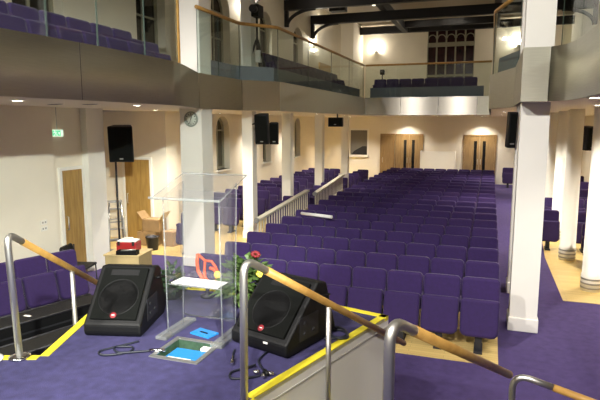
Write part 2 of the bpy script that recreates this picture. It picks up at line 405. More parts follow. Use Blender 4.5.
# ------------------------------------------------------------------ gallery
Lp = [(-4.8, -3.9), (-4.8, 3.0), (-4.74, 5.0), (-4.72, 6.6), (-4.74, 7.3), (-4.82, 7.9), (-5.42, 9.55), (-5.42, 11.5), (-4.8, 12.3), (-4.8, 21.5)]
Rp = [(1.02, -3.9), (1.0, 3.0), (.95, 5.6), (.92, 6.7), (.89, 7.2), (.83, 7.55), (.74, 7.7), (.66, 7.76), (.34, 7.76), (.345, 10.4), (-.08, 12.0), (-.08, 21.5)]
def inset(pts, off):
    P = [Vector(p) for p in pts]; out = []
    for k in range(len(P)):
        d = (P[min(k+1, len(P)-1)]-P[max(k-1, 0)]).normalized(); out.append(tuple(P[k]+Vector((-d.y, d.x))*off))
    return out
struct(MB().slab([(LW, -3.9)] + inset(Lp, .05) + [(LW, 21.5)], SOF, BAL).build('floor_gallery_left', [M['soffit']]), 'left gallery floor and its cream soffit', 'gallery floor')
struct(MB().slab([(3.9, 21.5)] + inset(Rp, -.05)[::-1] + [(3.9, -3.9)], SOF, BAL).build('floor_gallery_right', [M['soffit']]), 'right gallery floor and its cream soffit', 'gallery floor')
struct(MB().box(LW, 3.9, 21.53, 34, SOF, BAL).build('floor_gallery_back', [M['soffit']]), 'back gallery floor and its cream soffit', 'gallery floor')
tn = 0
def fascia(pts, lab, side):
    """steel face plate along a path, .03 thick to the side given (+1 = +x side is the hidden back)."""
    global no
    out = pts; nn = []
    P = [Vector(p) for p in pts]
    off = []
    for i, p in enumerate(P):
        d = (P[min(i+1, len(P)-1)]-P[max(i-1, 0)]).normalized(); off.append(p + Vector((d.y, -d.x))*side*.028)
    mb = MB(); mb.sm = False
    a0 = [mb.bm.verts.new((p.x, p.y, SOF-.005)) for p in P]; a1 = [mb.bm.verts.new((p.x, p.y, FTOP)) for p in P]
    b0 = [mb.bm.verts.new((p.x, p.y, SOF-.005)) for p in off]; b1 = [mb.bm.verts.new((p.x, p.y, FTOP)) for p in off]
    n = len(P)
    for i in range(n-1):
        mb.sm = n > 2
        mb._f([a0[i], a0[i+1], a1[i+1], a1[i]]); mb._f([b0[i+1], b0[i], b1[i], b1[i+1]])
        mb.sm = False
        mb._f([a1[i], a1[i+1], b1[i+1], b1[i]]); mb._f([a0[i+1], a0[i], b0[i], b0[i+1]])
    mb._f([a0[0], a1[0], b1[0], b0[0]]); mb._f([a0[-1], b0[-1], b1[-1], a1[-1]])
    o = struct(mb.build('trim_%d' % no, M['shinysteel' if 'shiny' in lab or 'bright' in lab else 'steel']), lab, 'fascia panel'); no += 1
    return o
fascia(Lp[0:2], 'brushed steel gallery fascia behind the camera side on the left', -1)
_up = fascia([(-4.799, 3.01), (-4.775, 4.0), (-4.752, 4.8), (-4.738, 5.4), (-4.731, 5.8), (-4.728, 6.3), (-4.735, 6.8), (-4.755, 7.25), (-4.785, 7.6), (-4.82, 7.9)], 'long brushed steel fascia at the upper left ending at the clock column', -1)
MB().box(-4.742, -4.733, 5.497, 5.503, SOF, FTOP).build('panel_joint', M['darkmetal'], _up)
fascia([(-4.825, 7.91), (-5.42, 9.54)], 'steel fascia panel wrapping in front of the clock column', -1)
fascia([(-5.42, 9.56), (-5.42, 11.49)], 'set back steel fascia panel between the two left columns', -1)
fascia([(-5.415, 11.505), (-4.805, 12.295)], 'bright angled steel fascia panel below the gallery tripod', -1)
fascia([(-4.8, 12.31), (-4.8, 16.9)], 'long steel fascia panel above the stair barrier', -1)
fascia([(-4.8, 16.91), (-4.8, 21.5)], 'steel fascia panel meeting the back gallery on the left', -1)
for k in range(3): fascia([(-4.79+1.42*k, 21.5), (-4.79+1.42*(k+1)-.01, 21.5)], 'shiny back gallery fascia panel, %s from the left' % ORD[k+1], -1)
fascia([(-.53, 21.5), (-.085, 21.5)], 'dull end panel of the back gallery fascia', -1)
fascia(Rp[0:2], 'brushed steel gallery fascia behind the camera side on the right', 1)
fascia([(1.0, 3.01), (.95, 5.6), (.92, 6.7), (.89, 7.2), (.83, 7.55), (.74, 7.7), (.665, 7.76)], 'curved pale steel fascia sweeping towards the front right column', 1)
fascia([(.66, 7.76), (.34, 7.76)], 'flat steel fascia panel in front of the square right column', 1)
fascia([(.34, 7.77), (.345, 10.39)], 'steel fascia panel behind the front right column', 1)
fascia([(.343, 10.41), (-.078, 11.99)], 'angled steel fascia panel left of the right column', 1)
fascia([(-.08, 12.01), (-.08, 21.48)], 'long right gallery fascia running to the back', 1)

RT = 5.2
def balustrade(pts, posts, lab, rail=True, joints=None):
    """glass panes along a path with a wooden handrail and thin posts."""
    o = thing('glass_balustrade', lab, 'balustrade', (pts[0][0], pts[0][1], FTOP))
    L = Vector((-pts[0][0], -pts[0][1], -FTOP))
    js = joints or list(range(len(pts)))
    for i0, i1 in zip(js, js[1:]):
        P = [Vector(p) for p in pts[i0:i1+1]]; P[0] = P[0]+(P[1]-P[0]).normalized()*.008; P[-1] = P[-1]+(P[-2]-P[-1]).normalized()*.008
        off = []
        for k in range(len(P)):
            d = (P[min(k+1, len(P)-1)]-P[max(k-1, 0)]).normalized(); off.append(Vector((-d.y, d.x))*.006)
        a = [tuple(p-o2) for p, o2 in zip(P, off)] + [tuple(p+o2) for p, o2 in zip(P, off)][::-1]
        mb = MB(); mb.prism(a, lambda x, y: Vector((x, y, FTOP-.02))+L, lambda x, y: Vector((x, y, RT-.03))+L)
        for f in mb.bm.faces:
            if len(f.verts) != 4 or f.calc_area() < .02: f.material_index = 1
        mb.build('glass_pane', [M['glass'], M['glassedge']], o)
    if rail:
        MB().tube(fillet([Vector((x, y, RT))+L for x, y in pts], .12, 4), .038, 10).build('handrail', M['rail'], o)
    for x, y in posts:
        MB().box(x-.022, x+.022, y-.022, y+.022, FTOP, RT-.03, Matrix.Translation(L)).build('post', M['rail'], o)
    return o
balustrade([(-4.86, -3.9), (-4.86, 3.2), (-4.80, 5.06), (-4.79, 5.9), (-4.785, 6.9), (-4.83, 7.85)], [(-4.83, 7.88)], 'glass gallery balustrade at the upper left ending at the clock column')
balustrade([(-5.48, 9.62), (-5.48, 10.5), (-5.48, 11.52), (-4.86, 12.33), (-4.86, 14.6), (-4.86, 16.9), (-4.86, 19.2), (-4.86, 21.56)], [], 'glass balustrade with wooden rail along the left gallery beyond the column')
balustrade([(-4.80, 21.58), (-3.6, 21.58), (-2.4, 21.58), (-1.2, 21.58), (-.1, 21.58)], [], 'glass balustrade with wooden rail across the back gallery')
balustrade([(.39, 10.38), (-.03, 12.02), (-.03, 14.5), (-.03, 17), (-.03, 19.3), (-.03, 21.5)], [], 'glass balustrade with wooden rail left of the right column')
balustrade([(1.06, -3.9), (1.04, 3.0), (.99, 5.6), (.96, 6.7), (.93, 7.25), (.87, 7.6), (.78, 7.76)], [], 'curved glass balustrade at the upper right', True, [0, 1, 2, 6])

M['kerb'] = mat('blue_grey_kerb', (.15, .165, .20), .8, var=.08, vscale=6)
def kerb(pts, off, lab, z1=4.28):
    global no
    P = [Vector(p) for p in pts]; Q = []; Q2 = []
    for k in range(len(P)):
        d = (P[min(k+1, len(P)-1)]-P[max(k-1, 0)]).normalized(); nn = Vector((-d.y, d.x)); Q.append(tuple(P[k]+nn*off)); Q2.append(tuple(P[k]+nn*(off+(.04 if off > 0 else -.04))))
    struct(MB().slab(Q+Q2[::-1], BAL, z1).build('trim_%d' % no, M['kerb']), lab, 'kerb'); no += 1
kerb([(-4.8, -3.8), (-4.8, 3.0), (-4.74, 5.0), (-4.72, 6.6), (-4.74, 7.3)], .16, 'low blue grey kerb behind the upper left glass', 3.97)
kerb([(-5.42, 10.3), (-5.42, 11.5), (-4.8, 12.3), (-4.8, 21.3)], .16, 'low blue grey kerb behind the left gallery glass')
kerb([(-.34, 21.5), (-4.62, 21.5)], -.18, 'low blue grey kerb behind the back gallery glass', 4.34)
kerb([(.345, 10.4), (-.08, 12.0), (-.08, 21.2)], -.16, 'low blue grey kerb behind the right gallery glass')
# ------------------------------------------------------------------ roof
for k, y in enumerate((18.8, 22.4, 26.0)):
    mb = MB().box(LW, 3.9, y-.12, y+.12, 7.66, 8.08)
    o = struct(mb.build('roof_beam', M['beam']), 'black roof beam crossing the hall, %s from the stage' % ('first', 'second', 'third')[k], 'roof beam')
    for sx, x0 in ((1, LW), (-1, 3.9)):
        b = MB()
        b.box(min(x0, x0+.16*sx), max(x0, x0+.16*sx), y-.08, y+.08, 7.0, 7.72)
        pts = [(x0+sx*(1.35-1.25*math.cos(R(t))), y, 7.0+.68*math.sin(R(t))) for t in range(0, 91, 10)]
        b.tube(pts, .075, 8)
        b.build('curved_bracket', M['beam'], o)
struct(MB().box(-7.9, 3.9, 33.1, 33.35, 8.2, 8.62).build('roof_beam', M['beam']), 'black roof beam in front of the back window', 'roof beam')
for k, x in enumerate((-4.95, .02)):
    struct(MB().box(x-.14, x+.14, -4, 32.5, 8.09, 8.5).build('roof_beam', M['beam']), 'black lengthwise roof beam above the %s gallery edge' % ('left', 'right')[k], 'roof beam')
for k, y in enumerate((24.2, 31.5)):
    struct(MB().box(-4.8, 0, y-.12, y+.12, 8.2, 8.55).build('roof_beam', M['beam']), 'black tie between the lengthwise beams, %s' % ('nearer the stage', 'nearer the back window')[k], 'roof beam')

# ------------------------------------------------------------------ lights
def spot(loc, power, size=120, blend=.9, col=(1, .92, .79), rad=.06, tilt=(0, 0)):
    l = bpy.data.lights.new('spot_light', 'SPOT'); l.energy = power; l.spot_size = R(size); l.spot_blend = blend; l.color = col; l.shadow_soft_size = rad
    o = bpy.data.objects.new('spot_light', l); COL.objects.link(o); o.location = loc; o.rotation_euler = (R(tilt[0]), R(tilt[1]), 0); return o
dl = thing('downlight', 'x', 'downlight', (0, 0, 20))
MB().lathe([(.062, -.004), (.085, -.012), (.088, -.001), (.088, 0), (.062, 0)], (0, 0, 0), 24).build('trim_ring', M['white'], dl)
MB().lathe([(.001, -.012), (.06, -.010), (.06, -.004), (.001, -.004)], (0, 0, 0), 24).build('lens', M['lens'], dl)
first = True
def downlight(loc, power, lab, group, **k):
    global first
    o = dl if first else copy_tree(dl); first = False
    o.location = loc; tag(o, lab, 'downlight', group)
    if loc[2] > 5: o.scale = (2.4, 2.4, 8)
    if power: spot((loc[0], loc[1], loc[2]-.03), power, **k)
SOFL = [(-5.54, 5.29, 40, 'above the black cases'), (-5.36, 7.46, 55, 'left of the clock column'), (-6.3, 4.1, 30, 'over the near seat row by the wall'),
        (-7.0, 10.4, 110, 'over the cardboard boxes'), (-6.3, 11.6, 90, 'behind the clock column'), (-7.6, 14.6, 100, 'at the first low window'),
        (-7.6, 18.4, 100, 'between the first and second low windows'), (-7.6, 22.2, 100, 'between the second and third low windows'), (-6.6, 26.4, 110, 'before the internal window'),
        (-5.3, 16.8, 70, 'over the second length of stair barrier'), (-5.3, 20.4, 70, 'near the back left corner of the gallery')]
for x, y, p, lab in SOFL: downlight((x, y, SOF-.001), p*2.1, 'round downlight in the left soffit '+lab, 'soffit downlights')
for x, y, p, lab in ((-4.0, 27.35, 90, 'above the left oak doors'), (-.44, 27.35, 90, 'above the right oak doors'), (-2.3, 25, 90, 'before the white booth')):
    downlight((x, y, SOF-.001), p*1.7, 'round downlight in the back soffit '+lab, 'soffit downlights')
for x, y, p, lab in ((.955+.1, 6.75, 60, 'beside the curved fascia'), (1.57, 9.75, 90, 'before the nearest round column'), (2.75, 11.6, 110, 'right of the two nearest round columns'),
                     (1.2, 14.0, 70, 'left of the third round column'), (2.75, 15.5, 110, 'right of the third round column'), (2.75, 20, 110, 'right of the far round columns'),
                     (1.1, 18.6, 90, 'over the far end of the right aisle'), (.3, 15.2, 130, 'added over the aisle beside the middle rows'), (.3, 21.0, 150, 'added over the aisle beside the rear rows'), (2.2, 25.6, 110, 'near the back right corner')):  # the two downlights over the aisle are added to lighten its far end
    downlight((x, y, SOF-.001), p*1.6, 'round downlight in the right soffit '+lab, 'soffit downlights')
for x, y, p, lab in ((-7.9, 27.35, 90, 'above the left gallery wall'), (-5.7, 27.3, 150, 'close to the lengthwise beam'), (-5.75, 31.6, 190, 'in the far left corner'),
                     (-3.84, 30.5, 200, 'left above the back window'), (-2.5, 30.7, 200, 'middle above the back window'), (-1.9, 30.7, 0, 'right above the back window')):
    downlight((x, y, 8.749), p, 'ceiling downlight '+lab, 'ceiling downlights', size=100)
for k, (x, y, p) in enumerate(((-2.4, 12.0, 520), (-2.0, 16.5, 620), (-1.8, 21, 450), (-2.3, 5.2, 330), (-.4, 11.2, 380), (-6.8, 8, 20), (-6.8, 14, 260), (-6.8, 20, 220), (2.2, 8, 200), (2.2, 16, 180), (1.2, 3.6, 300))):
    downlight((x, y, 8.749), p, 'high ceiling downlight over %s' % ('the front rows', 'the middle rows', 'the rear rows', 'the stage front', 'the right aisle', 'the near left gallery', 'the middle left gallery', 'the far left gallery', 'the near right gallery', 'the far right gallery', 'the right stairs')[k], 'ceiling downlights', size=95, rad=.12)

for k, (x, z, p, aim) in enumerate(((2.9, 5.7, 4600, (-6.9, 8.5, .7)), (-6.4, 8.3, 1500, (-2.0, 10, 0)), (-2.6, 8.3, 1500, (-.6, 10, 0)), (3.3, 5.3, 260, (.6, 8, 1.5)), (.85, 7.6, 1100, (-.9, 4.0, .8)))):
    o = thing('stage_lantern', 'stage lantern on the wall behind the viewer, %s' % ('aimed at the near left wall', 'aimed at the middle seats', 'aimed across the stage', 'aimed at the right column', 'aimed at the stage edge')[k], 'lantern', (x, -3.5, z))
    d = (Vector(aim)-Vector((x, -3.5, z))).normalized(); q = Vector((0, 0, -1)).rotation_difference(d)
    Tm = q.to_matrix().to_4x4()
    MB().lathe([(.10, 0), (.14, .05), (.14, .32), (.08, .38)], (0, 0, 0), 18, Tm).build('lantern_body', M['beam'], o)
    MB().lathe([(.001, -.004), (.095, -.004), (.095, 0), (.001, 0)], (0, 0, 0), 18, Tm).build('lens', M['lens'], o)
    MB().tube([Tm @ Vector((0, 0, .2)), (0, -.3, 0), (0, -.502, 0)], .03, 8).build('wall_arm', M['beam'], o)
    l = spot((x, -3.5, z), p, (41, 62, 62, 62, 50)[k], .8, (1, .96, .90), .12); l.location = Vector((x, -3.5, z))+d*.06; l.rotation_mode = 'QUATERNION'; l.rotation_quaternion = q
for x, y, z, rz, p, lab in ((LW, 26.3, 6.75, 90, 60, 'glowing wall lamp on the left gallery wall beside the oak gallery doors'), (-6.9, 34, 7.3, 0, 45, 'added fill lamp on the back gallery wall left of the window'),
                       (1.2, 34, 7.3, 0, 70, 'added fill lamp on the back gallery wall right of the window'), (LW, 18.4, 6.9, 90, 70, 'added fill lamp between the gallery windows past the tripod')):
    o = thing('wall_lamp', lab, 'lamp', (x, y, z), R(rz))  # all but the one by the gallery doors are added to brighten upper walls
    MB().box(-.06, .06, -.03, 0, -.10, .10).build('back_plate', M['greymetal'], o)
    MB().lathe([(.03, -.12), (.07, -.08), (.08, .10), (.075, .10), (.06, -.07)], (0, -.12, 0), 16).build('shade', M['white'], o)
    MB().ell((0, -.12, .06), (.045, .045, .05), 10, 7).build('bulb', M['lens'], o)
    MB().tube([(0, -.03, -.05), (0, -.06, -.06)], .012, 6).build('arm', M['greymetal'], o)
    l = bpy.data.lights.new('lamp_light', 'POINT'); l.energy = p; l.color = (1, .9, .74); l.shadow_soft_size = .06
    lo = bpy.data.objects.new('lamp_light', l); COL.objects.link(lo); lo.location = Vector((x, y, z)) + Matrix.Rotation(R(rz), 3, 'Z') @ Vector((0, -.13, .2))
for k, (x, y) in enumerate(((-6.23, 6.64), (-5.73, 6.81))):
    t = thing('ceiling_vent', 'dark slot vent in the left soffit, %s the recessed downlight' % ('farther from', 'nearer to')[k], 'vent', (x, y, SOF-.001), R(-19))
    MB().box(-.17, .17, -.035, .035, -.006, 0).build('vent_frame', M['greymetal'], t); MB().box(-.15, .15, -.022, .022, -.009, -.006).build('slot', M['beam'], t)
# ------------------------------------------------------------------ seats
def panel(mb, w, z0, z1, y_front, y_back, rt, rb, tilt=0., zp=0.):
    """upholstered pad, rounded outline, pillowed front at -y; tilt leans it back about zp."""
    def outline(ins):
        x = w/2-ins; a = []
        r1 = max(rt-ins, .01); r2 = max(rb-ins, .01)
        a += arc(-x+r2, z0+ins+r2, r2, 180, 270, 3); a += arc(x-r2, z0+ins+r2, r2, 270, 360, 3)
        a += arc(x-r1, z1-ins-r1, r1, 0, 90, 4); a += arc(-x+r1, z1-ins-r1, r1, 90, 180, 4)
        return a
    T = Matrix.Translation((0, 0, zp)) @ Matrix.Rotation(R(tilt), 4, 'X') @ Matrix.Translation((0, 0, -zp))
    t = y_back-y_front
    rings = []
    for ins, y in ((.012, y_back), (0, y_back-t*.25), (0, y_front+t*.3), (.010, y_front+t*.08), (.035, y_front)):
        rings.append([mb.bm.verts.new(T @ Vector((x, y, z))) for x, z in outline(ins)])
    mb.sm = True; n = len(rings[0])
    for a, b in zip(rings, rings[1:]):
        for k in range(n): mb._f([a[k], a[(k+1) % n], b[(k+1) % n], b[k]])
    mb.sm = False; mb._f(rings[0]); mb._f(rings[-1][::-1]); return mb
PITCH = .512
seat0 = thing('auditorium_seat', 'x', 'seat')
panel(MB(), .494, .40, .92, .06, .15, .06, .04, -8, .44).build('backrest', M['fabric'], seat0)
panel(MB(), .489, .14, .635, -.27, -.15, .035, .09, -15, .17).build('seat_pad', M['fabric2'], seat0)
mb = MB(); mb.box(-.045, .045, -.20, -.08, .02, .24); mb.box(-.04, .04, -.09, .10, .18, .24); mb.box(-.04, .04, .06, .12, .2, .48); mb.box(-.055, .055, -.30, .05, 0, .025); mb.build('pedestal', M['darkmetal'], seat0)
mb = MB(); mb.box(-.2625, -.2465, -.13, .07, .615, .655); mb.box(-.2615, -.2475, -.02, .06, .45, .615); mb.build('armrest', M['fabric2'], seat0)
used = [False]
def seat(x, y, z, rz, lab, grp):
    o = copy_tree(seat0) if used[0] else seat0; used[0] = True
    o.location = (x, y, z); o.rotation_euler = (0, 0, rz); tag(o, lab, 'seat', grp); return o
G = 'purple tip-up seats of the central block'
for r in range(20):
    y = 7.41+.932*r
    for c in range(9):
        x = -.035-PITCH*c
        lab = 'purple tip-up seat, %s row from the stage, %s from the right aisle' % (ORD[r+1], ORD[c+1])
        if c == 0: lab = 'purple tip-up seat at the right aisle, %s row from the stage' % ORD[r+1]
        seat(x, y, .006, 0, lab, G)
for r in range(12):
    y = 13.4+.93*r
    for c, x in enumerate((-7.65, -7.14, -6.63, -5.33)):
        lab = 'purple left side seat, %s row from the stage, %s' % (ORD[r+1], ('next to the window wall', 'second from the window wall', 'third from the window wall', 'beside the stair barrier')[c])
        seat(x, y, .006, 0, lab, 'purple side seats under the left gallery')
for r, (y, xs) in enumerate(((12.4, (2.14, 2.65)), (14.05, (1.38, 2.15, 2.66)), (16.4, (1.72, 2.25, 2.76)), (18.8, (1.72, 2.25, 2.76)), (21.2, (1.72, 2.25, 2.76, 3.27)), (23.6, (1.72, 2.25, 2.76, 3.27)), (25.6, (1.72, 2.25, 2.76, 3.27)))):
    for c, x in enumerate(xs):
        seat(x, y, .006, 0, 'purple seat among the round columns, %s row from the stage, %s from the aisle' % (ORD[r+1], ORD[c+1]), 'purple seats among the round columns')
for c in range(3): seat(.82+.51*c, 26.9, 0, 0, 'purple seat at the back wall beyond the right aisle, %s from the oak doors' % ORD[c+1], 'purple seats at the back wall')
for c in range(4):
    p = Vector((-6.42, 6.88)) - Vector((.325, .946))*(.515*c)
    seat(p.x, p.y, 0, R(90-19), 'purple tip-up seat along the near left wall, %s from the oak door' % ORD[c+1], 'purple seats along the near left wall')
seat(-6.55, 10.9, .006, R(8), 'lone purple seat on the oak boards seen through the clear lectern', None)
# gallery seats
for c in range(8): seat(-5.75, 4.3+.51*c, BAL, R(90), 'purple gallery seat behind the upper left glass, %s from the clock column' % ORD[8-c], 'purple seats of the near left gallery')
for c in range(2): seat(-6.15, 8.75+.52*c, BAL, R(90), 'purple gallery seat behind the clock column, %s one' % ('nearer', 'farther')[c], 'purple seats of the near left gallery')
for c in range(2): seat(-6.4, 11.0+.52*c, BAL, R(90), 'purple gallery seat between the two left columns, %s one' % ('nearer', 'farther')[c], 'purple seats of the left gallery')
for c in range(14): seat(-5.5, 13.55+.51*c, BAL+.26, R(90), 'purple gallery seat above the long steel fascia, %s from the tripod' % ORD[c+1], 'purple seats of the left gallery')
for c in range(8): seat(-4.42+.51*c, 22.55, BAL+.22, 0, 'purple gallery seat across the back, %s from the left corner' % ORD[c+1], 'purple seats of the back gallery')
struct(MB().box(-4.7, -.3, 22.15, 22.9, BAL, BAL+.22).build('floor_gallery_step', M['stagecarpet']), 'low step under the back gallery seats', 'step')
# plinth under the side gallery row
struct(MB().box(-5.85, -5.15, 13.2, 20.6, BAL, BAL+.26).build('floor_gallery_step', M['stagecarpet']), 'low step under the left gallery seats', 'step')

# ------------------------------------------------------------------ stair barriers at the left of the seats
M['barrier'] = mat('grey_beige_paint', (.52, .48, .40), .5)
def barrier(y0, z0, y1, z1, lab):
    x = -4.74
    o = thing('ramp_barrier', lab, 'barrier', (x, y0, 0))
    f = lambda y: z0+(z1-z0)*(y-y0)/(y1-y0)
    L = y1-y0
    def beam(w, dz, t, nm, m):
        mb = MB(); mb.prism([(0, z0+dz), (L, z1+dz), (L, z1+dz+t), (0, z0+dz+t)], lambda y, z: (-w/2, y, z), lambda y, z: (w/2, y, z)); return mb.build(nm, m, o)
    beam(.13, 0, .05, 'cap_rail', M['barrier']); beam(.05, -.5, .05, 'bottom_rail', M['barrier'])
    n = int(L/.16)
    for k in range(n+1):
        y = .03+(L-.06)*k/n; zt = f(y0+y)
        MB().box(-.012, .012, y-.012, y+.012, zt-.46 if k not in (0, n) else 0, zt).build('baluster', M['barrier'], o)
    mb = MB().prism([(.0, 0), (L, 0), (L, z1-.5), (0, z0-.5)], lambda y, z: (-.02, y, z), lambda y, z: (.02, y, z)); mb.build('kick_panel', M['crate'], o)
    MB().tube([(0, -.07, z0+.02), (0, -.02, z0+.02)], .06, 12).build('end_cap', M['greymetal'], o)
    return o
barrier(10.75, .86, 14.2, 1.10, 'white railing barrier along the left seat ends, nearer length')
barrier(14.9, .93, 18.0, 1.18, 'white railing barrier along the left seat ends, farther length')

# ------------------------------------------------------------------ handrails on the stage
def lerp(a, b, t): return a+(b-a)*t
def handrail(label, foot, top, end, mids, base_z, elbow_r=.13, steel_len=.10, flange=True, rr=.024):
    """post at foot with a bent steel top, wood rail from the bend to end, further posts at mids [(point on the rail, foot z)]."""
    o = thing('handrail', label, 'handrail', (foot[0], foot[1], base_z)); L = Vector(o.location)
    foot = Vector((foot[0], foot[1], base_z)); top = Vector(top); end = Vector(end)
    d = (end-top).normalized()
    j = top+d*(elbow_r+steel_len)
    pts = [p-L for p in fillet([foot, top, j], elbow_r+.05, 8)]
    MB().tube(pts, rr, 14).build('post', M['tube'], o)
    MB().tube([j-L, end-L], rr+.002, 14).build('wooden_rail', M['rail'], o)
    MB().ell(end-L, (rr+.003,)*3, 12, 8).build('rail_end', M['rail'], o)
    if flange: MB().lathe([(.075, 0), (.075, .01), (.05, .016), (.03, .02)], (0, 0, 0), 24).build('flange', M['chrome'], o)
    for p, z in mids:
        p = Vector(p); t_ = (p.y-j.y)/(end.y-j.y); p.z = j.z+(end.z-j.z)*t_; MB().tube([Vector((p.x, p.y, z))-L, p-L-Vector((0, 0, .02))], rr*.82, 12).build('post', M['tube'], o)
    return o
r7 = ST/7
handrail('steel post handrail with wooden rail down the left stage steps', (-3.165, 2.875), (-3.16, 2.84, 2.235), (-3.72, 4.42, 1.355), [((-3.508, 3.817, 1.672), ST-4*r7+.006)], ST+.006)
handrail('steel post handrail beside the white stage side panel', (-1.335, 2.80), (-1.335, 2.82, 2.21), (-.667, 4.785, 1.0), [((-1.055, 3.652, 1.655), ST-3*r7+.006)], ST+.006, flange=False)
h = handrail('thick steel post handrail nearest the viewer on the right steps', (-.408, 2.44), (-.405, 2.44, 2.085), (.215, 4.28, 1.07), [], ST, .15, .13, True, .028)
h = handrail('short lower handrail turning right at the foot of the right steps', (.265, 4.41), (.25, 4.39, 1.04), (1.6, 4.33, .72), [], 0, .10, .20, True, .026)

# ------------------------------------------------------------------ clear lectern
le = thing('lectern', 'clear acrylic lectern with papers on its shelf, standing on the stage carpet', 'lectern', (-2.11, 3.66, ST), R(0))
for x in (-.27, .215):
    MB().box(x-.05, x+.05, -.17, .30, 0, .03).build('foot', M['acryledge'], le, .006)
    mb = MB(); mb.prism([(-.06, .03), (.17, .03), (.23, 1.22), (-.07, 1.125)], lambda y, z: (x-.006, y, z), lambda y, z: (x+.006, y, z)); mb.build('side_panel', [M['acrylic']], le)
    mb = MB(); mb.tube([(x, -.06, .03), (x, -.07, 1.125)], .006, 6); mb.tube([(x, .17, .03), (x, .23, 1.22)], .005, 6); mb.build('panel_edge', M['acryledge'], le)
MB().box(-.262, .207, .145, .155, .10, 1.16).build('front_panel', M['acrylic'], le)
mb = MB(); mb.box(-.262, .207, -.05, .14, .42, .432); mb.build('shelf', M['acrylic'], le)
MB().tube([(-.262, -.05, .426), (.207, -.05, .426)], .006, 6).build('shelf_edge', M['acryledge'], le)
mb = MB(); mb.prism([(-.12, 1.11), (.36, 1.265), (.36, 1.277), (-.12, 1.122)], lambda y, z: (-.345, y, z), lambda y, z: (.245, y, z)); mb.build('reading_top', M['acrylic'], le)
mb = MB(); mb.tube([(-.345, -.12, 1.116), (.245, -.12, 1.116), (.245, .36, 1.271), (-.345, .36, 1.271), (-.345, -.12, 1.116)], .005, 6); mb.build('top_edge', M['acryledge'], le)
mb = MB(); mb.box(-.365, .245, -.126, -.120, 1.115, 1.132); mb.build('book_lip', M['acryledge'], le)
# papers on the shelf
pw = MB()
Mx = Matrix.Translation((-2.13, 3.66, ST+.4325)) @ Matrix.Rotation(R(-2), 4, 'Z')
pw.box(-.22, .20, -.045, .125, 0, .004, Mx)
o = tag(pw.build('paper_sheet', M['paper']), 'white paper sheet lying on the lectern shelf', 'paper')
t_ = MB()
for k in range(4): t_.box(-.2, .1-.04*k, -.04+.035*k, -.025+.035*k, .0042, .0046, Mx)
t_.build('printed_line', M['greymetal'], o)

# ------------------------------------------------------------------ floor monitors
def wedge(name, label, loc, rz, w, mirror=False):
    o = thing(name, label, 'speaker', loc, rz)
    prof = [(.02, 0), (.60, 0), (.66, .06), (.52, .46), (.40, .48), (0, .10), (0, .03)]
    mb = MB(); mb.prism([(y, z) for y, z in prof], lambda y, z: (0, y, z), lambda y, z: (w, y, z)); mb.build('cabinet', M['black'], o, .018)
    # grille on the sloped face
    a = Vector((0, .025, .135)); b = Vector((0, .37, .465)); nn = Vector((0, -(b.z-a.z), b.y-a.y)).normalized()
    mb = MB(); i = .045
    c = [Vector((i, *a.yz)), Vector((w-i, *a.yz)), Vector((w-i, *b.yz)), Vector((i, *b.yz))]
    lo = [mb.bm.verts.new(p-nn*.02) for p in c]; hi = [mb.bm.verts.new(p+nn*.012) for p in c]
    mb._f(hi); mb._f(lo[::-1])
    for k in range(4): mb._f([lo[k], lo[(k+1) % 4], hi[(k+1) % 4], hi[k]])
    mb.build('grille', M['grille'], o, .006)
    mid = a.lerp(b, .62); mb = MB()
    Mn = Matrix.Translation(Vector((w/2, mid.y, mid.z))+nn*.012) @ Vector((0, 0, 1)).rotation_difference(nn).to_matrix().to_4x4()
    e = .8
    p3 = a.lerp(b, .42); Mn2 = Matrix.Translation(Vector((w/2, p3.y, p3.z))+nn*.012) @ Vector((0, 0, 1)).rotation_difference(nn).to_matrix().to_4x4()
    MB().lathe([(.165, 0), (.165, .001), (.158, .0015), (.158, 0)], (0, 0, 0), 32, Mn2).build('woofer_ring', M['black'], o)
    p4 = a.lerp(b, .90); Mn3 = Matrix.Translation(Vector((w/2, p4.y, p4.z))+nn*.012) @ Vector((0, 0, 1)).rotation_difference(nn).to_matrix().to_4x4()
    MB().box(-.12, .12, -.03, .025, 0, .0015, Mn3).build('horn_slot', M['black'], o)
    p2 = a.lerp(b, .07); Mb = Matrix.Translation(Vector((w*.5, p2.y, p2.z))+nn*.012) @ Vector((0, 0, 1)).rotation_difference(nn).to_matrix().to_4x4()
    bd = MB().lathe([(.026, 0), (.026, .004), (.016, .005)], (0, 0, 0), 20, Mb).build('badge', M['darkred'], o); bd['label'] = 'round red badge with a pale mark'
    MB().box(-.012, .012, -.003, .003, .005, .0065, Mb).build('badge_mark', M['paper'], bd)
    # side: connector plate, handle, holes
    x = w
    MB().box(x-.004, x+.004, .16, .40, .08, .26).build('connector_plate', M['darkmetal'], o)
    for (yy, zz) in ((.22, .13), (.33, .13), (.22, .21)): MB().lathe([(.017, 0), (.017, .006), (.01, .007)], (0, 0, 0), 14, Matrix.Translation((x+.004, yy, zz)) @ Matrix.Rotation(R(90), 4, 'Y')).build('socket', M['darkmetal'], o)
    MB().tube(fillet([(x, .40, .38), (x+.03, .40, .38), (x+.03, .52, .36), (x, .52, .36)], .02, 3), .01, 6).build('carry_handle', M['black'], o)
    return o
wedge('floor_monitor', 'black wedge floor monitor with red badge near the left handrail', (-3.0, 3.345, ST+.006), R(15), .47)
w2 = wedge('floor_monitor', 'black wedge floor monitor behind the steel post at the stage edge', (-1.835, 3.627, ST+.006), R(-17), .545)
nt_ = MB().box(.33, .37, .012, .016, .075, .09).build('name_plate', M['paper'], w2)
nt_.location = (0, -.016, 0)

